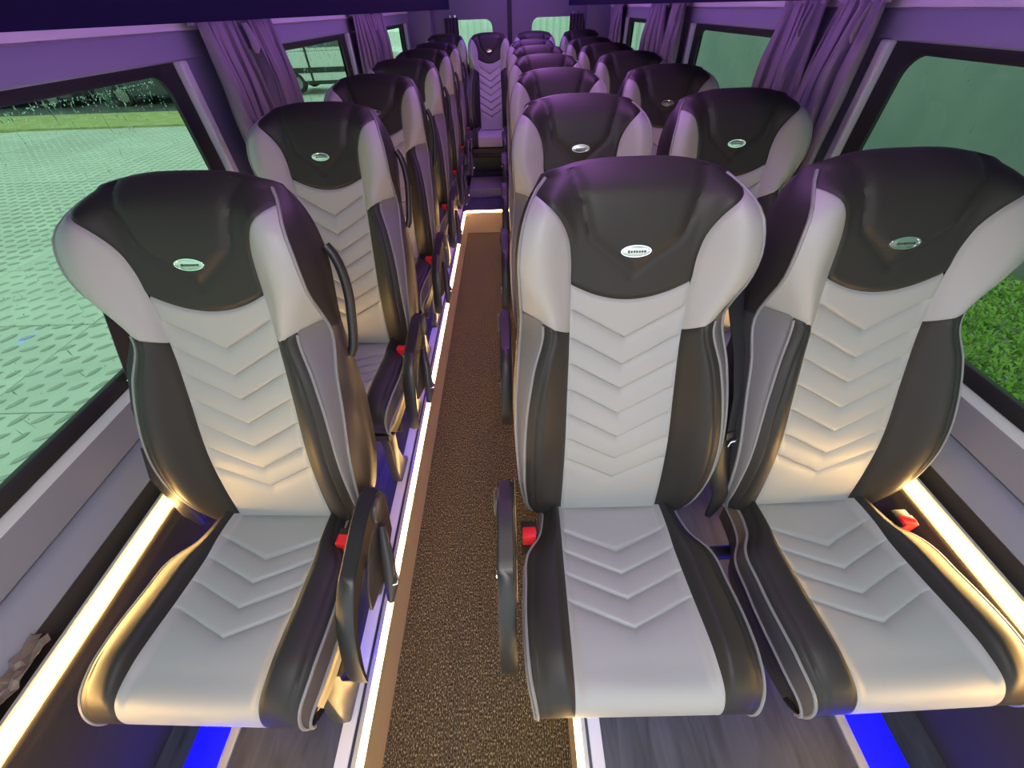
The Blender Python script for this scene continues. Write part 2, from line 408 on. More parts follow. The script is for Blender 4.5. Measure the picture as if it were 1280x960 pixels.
# ------------------------------------------------------------------ rear doors
RW = {-1: (wx(-1, 0.62), wx(-1, 0.13)), 1: (wx(1, 0.27), wx(1, 0.74))}
SEAM = 0.053
for i, (nm, sd) in enumerate(SIDES):
    d = struct(empty('door_%d' % (i + 1), (0, YR, 0)))
    xe = SEAM + sd * 0.022; xo = wx(sd, 0.80)
    a, b = (xo, xe) if sd < 0 else (xe, xo)
    wl, wr = (-0.56, -0.132) if sd < 0 else (0.287, 0.75)
    z0, z1 = 0.95, 1.452
    inner = rrect(wl, wr, z0, z1, 0.07); out = outer_of(inner, a, b, PLAT, 2.06)
    A = np.array([[(p, 0.07, q) for p, q in inner], [(p, 0.0, q) for p, q in inner], [(p, -0.0, q) for p, q in out], [(p, 0.07, q) for p, q in out]])
    MB().grid(A, closed=True).obj('door_panel', REARP, d, smooth=False)
    MB().box(wl - 0.02, wr + 0.02, 0.05, 0.056, z0 - 0.02, z1 + 0.02).obj('glass', GLASS, d, smooth=False)
    x0, x1 = sorted((xo, wx(sd, 1.06)))
    struct(MB().box(x0, x1, YR - 0.12, YR + 0.05, PLAT, 2.06).obj('trim_%d' % (6 + i), REARP, smooth=False, bevel=0.02))
struct(MB().box(SEAM - 0.024, SEAM + 0.024, YR - 0.012, YR + 0.05, PLAT, 2.06).obj('trim_8', RUBBER, smooth=False))

# ------------------------------------------------------------------ seats
TH = radians(19)
ZJ = 0.41                 # top of the cushion over the platform
def BP(x, v, n):
    x, v, n = np.broadcast_arrays(np.asarray(x, float), np.asarray(v, float), np.asarray(n, float))
    return np.stack([x, v * sin(TH) - n * cos(TH), ZJ + v * cos(TH) + n * sin(TH)], -1)
XT, VC, VW = 0.165, 0.765, 0.738
hw = smooth_interp([0, .02, .08, .2, .33, .42, .5, .58, .63, .67, .70, VW, .755, VC], [.200, .209, .220, .229, .229, .221, .214, .217, .218, .213, .205, .187, .175, XT])
gap = smooth_interp([0, .1, .25, .4, .508, .54, .58, .62], [.004, .009, .018, .030, .040, .026, .007, 0])
def hb(v): return hw(v) - gap(v)
def vt(x): return 0.79 - (0.79 - VC) * (np.abs(x) / XT) ** 3.0
xcp = smooth_interp([0, .15, .30, .45, .58], [.122, .120, .118, .116, .117])
xhp = smooth_interp([.578, .63, .665, .70, VW], [.118, .120, .127, .147, .187])
def xin(v): return np.where(v < .578, xcp(v), np.where(v < VW, xhp(v), hw(v)))
Abol = smooth_interp([0, .1, .25, .4, .49, .57, .64, .70, .74, VC], [.020, .046, .060, .050, .034, .042, .046, .036, .020, .010])
base = smooth_interp([0, .1, .2, .35, .5, .6, .7, .79], [.004, .016, .022, .012, .004, .010, .018, .010])
def nfront(x, v):
    h = hb(np.minimum(v, VC)); q = np.clip((np.abs(x) - .105) / np.maximum(h - .105, .02), 0, 1)
    n = base(v) + Abol(np.minimum(v, VC)) * (sstep(q * 1.35)) - .016 * q ** 6 - 1.25 * np.clip(np.abs(x) - h, 0, .1)
    dt = vt(x) - v
    n = n - .038 * np.clip(1 - dt / .06, 0, 1.2) ** 2.2
    return n
def groove(d, w=.0045, a=.0055): return -a * np.exp(-(np.abs(d) / w) ** 1.5)
nrear = smooth_interp([0, .1, .3, .5, .65, .79], [-.085, -.105, -.105, -.09, -.085, -.085])
CHEV_B = [.462, .402, .345, .285, .225, .163, .105]
def centre_panel():
    s = 2 * edgy(41) - 1; va = .544 + .034 * s ** 2; X0 = s * .118
    ctl = [0 * s] + [c_ + .55 * np.abs(X0) for c_ in CHEV_B[::-1]] + [va]
    V = []; K = []; kind = []
    dense = np.array([0, .03, .06, .10, .16, .25, .36, .48, .60, .70, .78, .85, .905, .945, .975])
    for i in range(len(ctl) - 1):
        for q in dense: V.append(ctl[i] + (ctl[i + 1] - ctl[i]) * q)
    V.append(ctl[-1]); V = np.array(V); S = np.broadcast_to(s, V.shape)
    X = S * xcp(V); N = nfront(X, V); wd = xcp(V)
    N = N + groove((1 - np.abs(S)) * wd) + groove(va - V)
    edge = np.clip((1 - np.abs(S)) * wd / .012, 0, 1)
    for c_ in CHEV_B:
        d = V - (c_ + .55 * np.abs(S * .118))
        N = N + edge * np.where(d >= 0, -.0095 * np.exp(-d / .0022), -.0095 * np.exp(d / .013))
    return MB().grid(BP(X, V, N))
def head_panel():
    s = 2 * edgy(45) - 1; rr = edgy(44)
    Rr, S = np.meshgrid(rr, s, indexing='ij')
    va = .544 + .034 * S ** 2; vtop = vt(S * XT)
    V = va + (vtop - va) * Rr
    X = S * xin(.5781 + Rr * (VC - .5781))
    N = nfront(X, V) + groove(Rr * .22) + groove((1 - np.abs(S)) * .12 + np.where(Rr > .93, 0, 0))
    # embossed shield crease
    ax = np.abs(X)
    line = np.where(V < .66, np.maximum(0, (V - .596) / .064) * .084, .084 + np.maximum(V - .66, 0) * .30)
    dist = (ax - line) * np.where(V < .66, .62, 1.0)
    on = np.where(V < .592, np.exp(-((V - .592) / .006) ** 2), 1.0)
    N += -.0040 * np.exp(-(np.abs(dist) / .0055) ** 1.6) * on + .004 * np.where((dist < 0) & (V > .60), 1 - np.exp(-(dist / .012) ** 2), 0)
    return MB().grid(BP(X, V, N))
def wing(sg):
    s = edgy(22); rr = edgy(30)
    Rr, S = np.meshgrid(rr, s, indexing='ij')
    vi = .477 + Rr * (VW - .477); vo = .520 + Rr * (VW - .520)
    V = vi + (vo - vi) * S
    X = xin(vi) * (1 - S) + hw(vo) * S
    N = nfront(X, V); wd = np.maximum(hw(vo) - xin(vi), .002)
    N += groove(S * wd) + groove(Rr * .25)
    return MB().grid(BP(sg * X, V, N))
def bolster(sg):
    s = np.unique(np.concatenate([edgy(26), np.linspace(.72, .88, 10)])); rr = edgy(40)
    Rr, S = np.meshgrid(rr, s, indexing='ij')
    vtop = .477 + .031 * S; V = Rr * vtop
    X = xcp(V) * (1 - S) + hb(V) * S
    wd = hb(V) - xcp(V)
    N = nfront(X, V) + groove(S * wd) + groove((1 - Rr) * .48) + groove((1 - S) * wd - .021, .003, .0035)
    return MB().grid(BP(sg * X, V, N))
def outline(part):
    """(x, v) along the rim, left bottom over the top to right bottom"""
    if part == 'left': v = np.linspace(0, .50, 24); return -hw(v), v
    if part == 'right': v = np.linspace(0, .50, 24); return hw(v), v
    if part == 'head':
        v = np.linspace(.50, VC, 22); x = np.linspace(-XT, XT, 25)[1:-1]
        return np.concatenate([-hw(v), x, hw(v)[::-1]]), np.concatenate([v, vt(x), v[::-1]])
    v = np.linspace(0, VC, 40)
    return (-hw(v), v) if part == 'leftall' else (hw(v), v)
def rim(part, c0, c1, nc=7):
    x, v = outline(part); cs = np.linspace(c0, c1, nc); rows = []
    for c_ in cs:
        nf = nfront(x, v); nr = nrear(v)
        out = .008 * np.sin(pi * min(c_ * 1.15, 1))
        vv = v + np.where(v > VC - .002, 1, 0) * out
        rows.append(BP(x + np.sign(x) * out * np.where(v > VC + .01, 0, 1), vv, nf + (nr - nf) * c_))
    return MB().grid(np.array(rows))
def gusset(sg):
    rows = []
    vv = np.linspace(0, 1, 40)
    for c_ in np.linspace(0, 1, 8):
        v = vv * (.508 + .012 * c_); x = hb(v) + (hw(v) - hb(v)) * c_
        rows.append(BP(sg * x, v, nfront(x, v) + .006 * sin(pi * c_) * np.clip((1 - vv) * 8, 0, 1) + groove(c_ * .03 + 0 * v, .003, .004)))
    return MB().grid(np.array(rows))
def inner_piping(sg):
    v = np.linspace(0, .500, 40); x = hb(v) + .001
    return MB().tube([tuple(p) for p in BP(sg * x, v, nfront(x, v) + .001)], .0032, 6)
def rear_face(v0, v1):
    s = np.linspace(-1, 1, 13); rr = np.linspace(0, 1, 12); Rr, S = np.meshgrid(rr, s, indexing='ij')
    top = np.where(v1 > .7, vt(S * XT), v1); V = v0 + (top - v0) * Rr
    X = S * np.where(V > VC, XT, hw(np.minimum(V, VC)))
    return MB().grid(BP(X, V, nrear(V) - .025 * (1 - S ** 4)))
def join(*bs):
    o = MB()
    for b in bs: o.add(b.v, b.f)
    return o
def piping(sg, c_=0.0, v1=None, r=.0034):
    x, v = outline('rightall' if sg > 0 else 'leftall')
    if v1: k = v <= v1; x, v = x[k], v[k]
    nf = nfront(x, v); nr = nrear(v); out = .0015 + .008 * sin(pi * min(c_ * 1.15, 1)) * 1.0
    return MB().tube([tuple(p) for p in BP(x + np.sign(x) * out, v, nf + (nr - nf) * c_)], r, 6)

# cushion
dpt = smooth_interp([0, .05, .24, .38, .45, .50, .535, .57, .60], [-.03, .02, .205, .338, .392, .412, .416, .408, .386])
zpt = smooth_interp([0, .05, .24, .38, .45, .50, .535, .57, .60], [-.002, .0, .002, .000, -.012, -.042, -.072, -.100, -.112])
LQ = .60
hc = smooth_interp([-.03, .05, .082, .122, .20, .30, .37, .41, .43], [.168, .173, .182, .209, .219, .221, .215, .206, .202])
def cp(X, R, dz): return np.stack([X, -dpt(R), ZJ + zpt(R) + dz + .10 * np.maximum(dpt(R), 0)], -1)
def csurf(X, R):
    D = dpt(R); h = hc(D); q = np.clip((np.abs(X) - .115) / np.maximum(h - .115, .01), 0, 1)
    fade = 1 - sstep((R - .36) / .14)
    return (.034 * sstep(q * 2.4) - .026 * q ** 2) * (.25 + .75 * fade) * np.where(R > .5, np.clip(1 - (R - .5) / .1, 0, 1), 1) - .012 * q ** 6 - .006 * (1 - (X / .13) ** 2) * fade
pcw = smooth_interp([0, .2, .4, .6], [.128, .132, .137, .137])
CHEV_C = [.118, .172, .226, .283]
def cushion_panel():
    s = 2 * edgy(41) - 1; ax = np.abs(s) * .131
    inv = lambda D_: np.interp(D_, dpt(np.linspace(0, .42, 200)), np.linspace(0, .42, 200))
    ctl = [0 * s] + [inv(c_ - .42 * ax) for c_ in CHEV_C] + [0 * s + .40]
    dense = np.array([0, .03, .06, .10, .16, .25, .36, .48, .60, .70, .78, .85, .905, .945, .975]); R = []
    for i in range(len(ctl) - 1):
        for q in dense: R.append(ctl[i] + (ctl[i + 1] - ctl[i]) * q)
    for q in np.linspace(.40, .60, 28): R.append(0 * s + q)
    R = np.array(R); S = np.broadcast_to(s, R.shape); X = S * pcw(R)
    dz = csurf(X, R) + groove((1 - np.abs(S)) * pcw(R))
    D = dpt(R); edge = np.clip((1 - np.abs(S)) * pcw(R) / .012, 0, 1)
    for c_ in CHEV_C:
        d = -(D - (c_ - .42 * np.abs(S) * .131))
        dz = dz + edge * np.where((d >= 0), -.0090 * np.exp(-d / .0022), -.0090 * np.exp(d / .013)) * np.where(R < .41, 1, 0)
    return MB().grid(cp(X, R, dz))
def cushion_bolster(sg):
    s = edgy(24); R, S = np.meshgrid(np.linspace(0, .60, 60), s, indexing='ij')
    X = pcw(R) * (1 - S) + hc(dpt(R)) * S; wd = hc(dpt(R)) - pcw(R)
    dz = csurf(X, R) + groove(S * wd) + groove((1 - S) * wd - .016, .003, .003)
    return MB().grid(cp(sg * X, R, dz))
def cush_edge(sg):
    R = np.linspace(0, .60, 60); X = hc(dpt(R)); P = cp(sg * X, R, csurf(X, R)); return P
def cushion_side(sg, c0, c1):
    P = cush_edge(sg); rows = []
    Q = P.copy(); Q[:, 2] = np.minimum(P[:, 2], ZJ - .078); Q[:, 0] *= .965; Q[:, 1] = Q[:, 1] * .985
    for c_ in np.linspace(c0, c1, 5):
        B = P + (Q - P) * c_; B[:, 0] += sg * .008 * sin(pi * c_); rows.append(B)
    return MB().grid(np.array(rows))
def cushion_pipe(sg, c_, r=.0034):
    P = cush_edge(sg); Q = P.copy(); Q[:, 2] = np.minimum(P[:, 2], ZJ - .078); Q[:, 0] *= .965; Q[:, 1] *= .985
    B = P + (Q - P) * c_; B[:, 0] += sg * (.0015 + .008 * sin(pi * c_))
    return MB().tube([tuple(p) for p in B[: 56]], r, 6)
def pan():
    b = MB(); n = 24; top = []; 
    R = np.linspace(0, .56, n); x = hc(dpt(R)) * .955; y = -dpt(R) * .975
    loop = [(a, b_) for a, b_ in zip(x, y)] + [(-a, b_) for a, b_ in zip(x[::-1], y[::-1])]
    A = [[(p, q, ZJ - .080) for p, q in loop], [(p * .97, q * .97, ZJ - .128) for p, q in loop], [(p * .8, q * .85, ZJ - .145) for p, q in loop]]
    b.grid(np.array(A), closed=True)
    k = len(loop); o = 2 * k; b.f.append(tuple(range(o, o + k))); b.m.append(0)
    b.f.append(tuple(range(k))); b.m.append(0)
    return b

def belt_band(pts, wdir, wd=.046, th=.0025):
    pts = [Vector(p) for p in pts]; W = Vector(wdir).normalized(); rows = []
    for i, p in enumerate(pts):
        t = (pts[min(i + 1, len(pts) - 1)] - pts[max(i - 1, 0)]).normalized(); n = t.cross(W).normalized()
        rows.append([p - W * wd / 2 - n * th / 2, p + W * wd / 2 - n * th / 2, p + W * wd / 2 + n * th / 2, p - W * wd / 2 + n * th / 2])
    b = MB().grid(np.array([[tuple(q) for q in r_] for r_ in rows]), closed=True)
    o = len(b.v); b.f += [(0, 1, 2, 3), (o - 4, o - 3, o - 2, o - 1)]; b.m += [0, 0]
    return b

def make_badge():
    b = MB(); V0 = .638; n = 28
    def ell(sx, sy, h):
        a = np.linspace(0, 2 * pi, n, endpoint=False); X = sx * np.cos(a); V = V0 + sy * np.sin(a)
        return BP(X, V, nfront(X, V) * 0 + nfront(np.zeros(n), V) + h)
    A = np.array([ell(.0300, .0125, -.004), ell(.0300, .0125, .004), ell(.0285, .0112, .0062), ell(.0262, .0094, .0062), ell(.0250, .0086, .0048)])
    b.grid(A, closed=True)
    ctr = ell(.001, .001, .0056); b.grid(np.array([A[-1], ell(.012, .004, .0056), ctr]), closed=True, mi=1)
    # row of small dark letter marks, too small to read in the photograph
    for k in range(7):
        x = -.0150 + k * .005; hgt = .0036 if k else .005
        P = [BP(x + dx, V0 + dv - .0008, nfront(0, V0) + h) for h in (.0055, .0064) for dx, dv in ((0, -hgt / 2), (.0032, -hgt / 2), (.0032, hgt / 2), (0, hgt / 2))]
        b.add(P, [(0, 1, 2, 3), (4, 5, 6, 7), (0, 1, 5, 4), (1, 2, 6, 5), (2, 3, 7, 6), (3, 0, 4, 7)], 2)
    return b

USL = led('added blue underseat glow', ((0.02, 0.0, 1.0), 9.0))
MESH = {}
def shared(key, fn):
    if key not in MESH: MESH[key] = fn()
    return MESH[key]
def part(name, key, fn, parent):
    o = bpy.data.objects.new(name, shared(key, fn)); COL.objects.link(o); o.parent = parent; return o

def make_seat(aisle, belt, arm=True, buckle=None, handle=False, legside=1, under=True):
    """aisle: +1 / -1 side of the aisle (armrest), 0 none"""
    e = empty('passenger_seat')
    part('backrest_panel', 'cp', lambda: centre_panel().mesh('backrest_panel', GREY), e)
    hp = part('headrest_panel', 'hp', lambda: head_panel().mesh('headrest_panel', BLACK), e)
    part('badge', 'bd', lambda: make_badge().mesh('badge', [CHROME, BADGE, BADGETXT]), hp)
    for sg in (-1, 1):
        part('headrest_wing', 'wing%d' % sg, lambda: wing(sg).mesh('headrest_wing', GREY), e)
        part('backrest_bolster', 'bol%d' % sg, lambda: bolster(sg).mesh('backrest_bolster', BLACK), e)
        g = part('side_gusset', 'gus%d' % sg, lambda: gusset(sg).mesh('side_gusset', GUSSET), e)
        part('piping', 'pip2%d' % sg, lambda: inner_piping(sg).mesh('piping', PIPE), g)
        part('piping', 'pip%d' % sg, lambda: piping(sg).mesh('piping', PIPE), e)
        part('cushion_bolster', 'cb%d' % sg, lambda: cushion_bolster(sg).mesh('cushion_bolster', BLACK), e)
        g = part('cushion_gusset', 'cg%d' % sg, lambda: cushion_side(sg, 0, .5).mesh('cushion_gusset', CGUS), e)
        part('piping', 'cpp%d' % sg, lambda: join(cushion_pipe(sg, 0), cushion_pipe(sg, .5)).mesh('piping', PIPE), g)
    part('headrest_cover', 'hcv', lambda: join(rim('head', 0, 1, 10), rear_face(.50, .79)).mesh('headrest_cover', BLACK), e)
    part('back_shell', 'shl', lambda: join(rim('left', 0, 1), rim('right', 0, 1), rear_face(0, .50)).mesh('back_shell', SHELL), e)
    part('cushion_panel', 'cup', lambda: cushion_panel().mesh('cushion_panel', GREY), e)
    part('cushion_base', 'pan', lambda: join(pan(), cushion_side(-1, .5, 1), cushion_side(1, .5, 1)).mesh('cushion_base', PLASTIC), e)
    # frame under the cushion: beams and two curved legs
    for kb, yb in (('a', -.30), ('b', -.06)):
        part('cross_beam', 'beam' + kb, lambda: MB().tube([(-.20, yb, ZJ - .16), (.20, yb, ZJ - .16)], .018, 10).mesh('cross_beam', PLASTIC), e)
    if under: part('added_underseat_light', 'usl', lambda: MB().box(-.12, .12, -.20, -.17, ZJ - .165, ZJ - .155).mesh('added_underseat_light', USL, smooth=False), e)  # unseen blue light, added to tint the floor between the rows
    ls = legside
    def leg(yf, ys):
        def f():
            pr = [(-.05, 0), (.03, 0), (.035, .02), (.0, .06), (-.01, .14), (.02, .24), (.06, .275), (-.06, .275), (-.055, .2), (-.075, .1), (-.085, .04), (-.08, .0)]
            b = MB(); b.prism([(yf + a * ys, z) for a, z in pr], 0, ls * .130, ls * .165); return b.mesh('leg', SHELL, bevel=.006)
        return f
    part('leg', 'lega%d' % ls, leg(-.30, 1), e)
    part('leg', 'legb%d' % ls, leg(-.04, -1), e)
    if buckle:
        def bk():
            b = MB(); b.box(buckle * (.208 if buckle < 0 else .194) - .019, buckle * (.208 if buckle < 0 else .194) + .019, -.092, -.052, ZJ - .06, ZJ + .036)
            b.tube([(buckle * (.208 if buckle < 0 else .194), -.06, ZJ - .05), (buckle * (.208 if buckle < 0 else .194), -.03, ZJ - .14)], .007, 8); return b.mesh('buckle', PLASTIC, bevel=.005)
        o = part('buckle', 'bk%d' % buckle, bk, e)
        def rb():
            b = MB(); c = buckle * (.208 if buckle < 0 else .194)
            b.box(c - .016, c + .016, -.0955, -.084, ZJ - .004, ZJ + .042); b.box(c - .016, c + .016, -.084, -.070, ZJ + .030, ZJ + .042)
            return b.mesh('release_button', RED, bevel=.002)
        part('release_button', 'rb%d' % buckle, rb, o)
    if aisle and arm:
        a = aisle
        def ar():
            # curved armrest: top line from the hinge forward and down
            xs = np.linspace(0, 1, 22)
            kn = [0, .08, .38, .55, .72, .87, 1]; ya = smooth_interp(kn, [.0, -.035, -.154, -.215, -.270, -.312, -.332])(xs)
            zt = smooth_interp(kn, [.548, .553, .531, .510, .455, .375, .312])(xs); th = .052 - .018 * xs; w0 = .0185
            rows = []
            for y, z, t, q in zip(ya, zt, th, xs):
                k = .004 if 0 < q < 1 else .010
                rows.append([(a * .262 + dx, y, z + dz) for dx, dz in ((-w0, -t + k), (-w0, -k), (-w0 + k, 0), (w0 - k, 0), (w0, -k), (w0, -t + k), (w0 - k, -t), (-w0 + k, -t))])
            b = MB().grid(np.array(rows), closed=True); n = len(b.v); b.f += [tuple(range(8)), tuple(range(n - 8, n))]; b.m += [0, 0]
            return b.mesh('armrest', PLASTIC)
        o = part('armrest', 'arm%d' % a, ar, e)
        part('hinge_cap', 'hng%d' % a, lambda: MB().disc((a * (.262 + .0205), -.035, .512), 0, .032, .012, 24, r2=.032).mesh('hinge_cap', SHELL, bevel=.003), o)
        def br():
            pr = [(.03, ZJ + .10), (-.05, ZJ + .10), (-.07, ZJ + .02), (-.16, ZJ - .06), (-.19, ZJ - .13), (-.10, ZJ - .16), (.02, ZJ - .12), (.06, ZJ)]
            return MB().prism([(y, z) for y, z in pr], 0, a * .240, a * .249).mesh('armrest_bracket', SHELL, bevel=.004)
        part('armrest_bracket', 'brk%d' % a, br, e)
        def lv():
            b = MB(); b.tube([(a * .255, -.02, ZJ - .02), (a * .268, -.07, ZJ - .07), (a * .274, -.12, ZJ - .15), (a * .27, -.15, ZJ - .19)], [.010, .016, .018, .008], 10); return b.mesh('recline_lever', SHELL)
        o = part('recline_lever', 'lev%d' % a, lv, e)
        part('lever_pin', 'pin%d' % a, lambda: MB().tube([(a * .285 + 0.0, -.10, ZJ - .115), (a * .295, -.112, ZJ - .125), (a * .294, -.125, ZJ - .13), (a * .284, -.128, ZJ - .13)], .004, 8).mesh('lever_pin', CHROME), o)
    if handle:
        a = handle
        def hd():
            pts = []
            for q in np.linspace(0, 1, 15):
                v = .42 + .24 * q; x = a * (float(hw(min(v, VC))) + .006 + .022 * sin(pi * q) ** .6); n = -.075 - .012 * sin(pi * q)
                pts.append(tuple(BP(x, v, n)))
            return MB().tube(pts, .0105, 10).mesh('grab_handle', PLASTIC)
        part('grab_handle', 'hdl%d' % a, hd, e)
    if belt:
        s_ = belt
        def bl():
            pts = [BP(s_ * .205, .60, -.10), BP(s_ * .232, .52, -.085), BP(s_ * .234, .42, -.02), BP(s_ * .233, .33, .012), BP(s_ * .234, .24, .02)]
            return belt_band([tuple(p) for p in pts], (1, .25, 0), .044).mesh('seat_belt', BELT)
        o = part('seat_belt', 'blt%d' % s_, bl, e)
        def tg():
            p0, p1, p2 = (BP(s_ * .234, .245, .02), BP(s_ * .234, .225, .022), BP(s_ * .233, .205, .024))
            b = belt_band([tuple(p0), tuple(p1)], (1, .25, 0), .052, .010)
            return b.mesh('belt_tongue', PLASTIC, bevel=.003)
        part('belt_tongue', 'tng%d' % s_, tg, o)
        def hk():
            b = MB(); b.tube([tuple(BP(s_ * .234 + q, .222 + w_, .034)) for q, w_ in ((-.018, -.012), (-.014, .0), (-.002, .003), (.004, .012), (.012, .013))], .0022, 6); return b.mesh('tongue_plate', CHROME)
        part('tongue_plate', 'hk%d' % s_, hk, o)
        def cv():
            pts = [BP(s_ * .254, .225, .018), BP(s_ * .254, .15, .026), BP(s_ * .233, .08, .026), BP(s_ * .234, .02, .018), BP(s_ * .236, -.03, .0)]
            return MB().tube([tuple(p) for p in pts], [(.022, .008), (.027, .010), (.027, .010), (.022, .009), (.010, .008)], 12, flat=(1, .25, 0)).mesh('belt_sleeve', PLASTIC)
        part('belt_sleeve', 'slv%d' % s_, cv, o)
    return e

ORD = ['first', 'second', 'third', 'fourth', 'fifth', 'sixth']
Y0, DY = 0.49, 0.725
rows = [Y0 + DY * k for k in range(6)]
def place(proto, first, loc, label, group, yaw=0):
    o = proto if first else copy_tree(proto)
    o.location = loc; o.rotation_euler = (0, 0, yaw); tag(o, label, 'seat', group); return o
pl = make_seat(1, -1, buckle=1, handle=1, legside=1)
pa = make_seat(-1, 0, buckle=-1, legside=-1)
pw = make_seat(0, -1, buckle=1, legside=1)
for k, y in enumerate(rows):
    place(pl, k == 0, (-.612, y, PLAT), ('nearest' if k == 0 else ORD[k]) + (' seat of the single row along the left windows' if k else ' seat of the left window row, grey and black with red buckle'), 'single seats along the left windows', radians(-2.0))
    place(pa, k == 0, (.233, y, PLAT), ('nearest' if k == 0 else ORD[k]) + (' seat from the front in the right row along the aisle' if k else ' seat right of the aisle, black bolsters and magenta lit head'), 'aisle seats of the right pairs')
    place(pw, k == 0, (.736, y, PLAT), ('nearest' if k == 0 else ORD[k]) + (' seat from the front along the right windows' if k else ' seat against the right window with belt hanging beside it'), 'window seats of the right pairs', radians(1.5))
pr_ = make_seat(0, -1, buckle=1, legside=1, under=False)
for k, (x, lb) in enumerate(((-.580, 'leftmost seat of the rear bench beside the left rear door window'), (-.160, 'rear bench seat at the end of the aisle, seen in full'),
                             (.280, 'rear bench seat behind the right aisle row'), (.730, 'rightmost seat of the rear bench beside the right wall'))):
    o = place(pr_, k == 0, (x, 4.72, PLAT + .03), lb, 'seats of the rear bench'); o.scale = (.92, 1, 1)

# ------------------------------------------------------------------ curtains
def curtain(sd, y0, y1, z0, z1, label, folds, tab=True, seed=0):
    rnd = random.Random(seed); e = empty('curtain', (wx(sd, 0.99), (y0 + y1) / 2, z1)); tag(e, label, 'curtain', 'gathered window curtains')
    ny, nz = folds * 12, 26; L = y1 - y0; rows_ = []
    ph = [rnd.uniform(0, 6) for _ in range(4)]
    for j in range(nz):
        q = j / (nz - 1); z = -(z1 - z0) * q; row = []
        gather = .80 + .20 * min(1, q * 3)
        amp = (.012 + .020 * min(1, q * 4))
        for i in range(ny + 1):
            u = i / ny; yy = (u - .5) * L * gather + .006 * sin(7 * q + ph[0] + 9 * u)
            th = 2 * pi * folds * u + .9 * sin(2.2 * q + ph[1] + 3 * u) + ph[2]
            hi = .004 * sin(2 * pi * folds * 2.7 * u + ph[3]) * (1 - min(1, q * 3))
            xx = -sd * (amp * (1 + cos(th)) * (.7 + .3 * sin(5 * u + ph[3])) + hi + .004)
            wlean = -sd * -.012 * q
            row.append((xx + wlean, yy + .35 * amp * sin(2 * th), z))
        rows_.append(row)
    o = MB().grid(np.array(rows_)).obj('curtain_cloth', CURTAIN, e)
    md = o.modifiers.new('thickness', 'SOLIDIFY'); md.thickness = .003
    MB().box(-.012, .004, -L * .42, L * .42, -.010, .012).obj('heading_tape', CURTAIN, e, smooth=False)
    if tab:
        s_ = 1 if tab > 0 else -1; yy = s_ * L * .40
        MB().tube([(-sd * .045, yy, -.01), (-sd * .055, yy, -.045), (-sd * .055, yy + .004, -.075), (-sd * .050, yy + .004, -.088)], [(.010, .004), (.013, .005), (.015, .006), (.008, .004)], 10).obj('tie_tab', CURTAIN, e)
    return e
ZT = 1.532
curtain(-1, 1.575, 1.86, 0.86, ZT, 'gathered mauve curtain at the far edge of the nearest left window', 4, 1, 1)
curtain(-1, 1.88, 2.14, 0.86, ZT, 'gathered mauve curtain at the near edge of the second left window', 4, 0, 2)
curtain(-1, 3.27, 3.66, 0.86, ZT, 'mauve curtain at the far edge of the second left window', 5, 1, 3)
curtain(-1, 3.68, 4.10, 0.86, ZT, 'mauve curtain at the near edge of the third left window', 5, 0, 4)
curtain(1, 1.42, 1.66, 0.86, ZT, 'mauve curtain at the far edge of the nearest right window', 4, -1, 5)
curtain(1, 1.69, 1.98, 0.86, ZT, 'mauve curtain at the near edge of the second right window', 4, -1, 6)
curtain(1, 2.99, 3.30, 0.86, ZT, 'mauve curtain at the far edge of the second right window', 5, -1, 7)
curtain(1, 3.34, 3.74, 0.86, ZT, 'mauve curtain at the near edge of the third right window', 5, 0, 8)
curtain(1, 4.62, 5.0, 0.86, ZT, 'mauve curtain at the far edge of the third right window', 5, 0, 9)
def rear_curtain(x0, x1, label, sd):
    e = empty('rear_curtain', ((x0 + x1) / 2, YR - .03, 1.47)); tag(e, label, 'curtain', 'rear door curtains')
    n = 40; A = []
    for j in range(8):
        q = j / 7
        A.append([(( i / n - .5) * (x1 - x0), -.012 * (1 + cos(2 * pi * 4 * i / n + q)), -.45 * q) for i in range(n + 1)])
    o = MB().grid(np.array(A)).obj('curtain_cloth', mat('dark plum cloth', (.05, .04, .055), .85), e); o.modifiers.new('thickness', 'SOLIDIFY').thickness = .003
    b = MB(); b.disc((sd * .02 - .025, -.035, .012), 1, .010, .006, 12); b.disc((sd * .02 + .025, -.035, .012), 1, .010, .006, 12)
    b.obj('stud', CHROME, e)
    return e
rear_curtain(-.63, -.484, 'dark curtain drawn aside at the left rear door window', 1)
rear_curtain(.68, .82, 'dark curtain drawn aside at the right rear door window', -1)

e = empty('shoulder_belt', (-.985, .745, .862)); tag(e, 'black shoulder belt hanging behind the nearest left seat beside the window', 'belt')
belt_band([(.012, .09, .24), (.009, .06, .17), (0, .03, .09), (-.004, 0, .02)], (.25, 1, 0), .040).obj('webbing', BELT, e)
MB().tube([(-.004, -.022, .02), (-.004, .022, .02), (-.008, .022, -.006), (-.008, -.022, -.006), (-.004, -.022, .02)], .0035, 8).obj('anchor_ring', CHROME, e)
# crumpled protective foil on the left ledge near the camera
b = MB(); A = []
for i in range(16):
    A.append([(-.938 + .03 * (j / 6), .0 + .2 * i / 15 + random.uniform(-.006, .006), .700 - .015 * (j / 6) + random.uniform(0, .014)) for j in range(7)])
o = b.grid(np.array(A)).obj('plastic_foil', FOIL, smooth=False); tag(o, 'crumpled brown protective foil on the ledge below the left window', 'foil')
o.modifiers.new('thickness', 'SOLIDIFY').thickness = .001

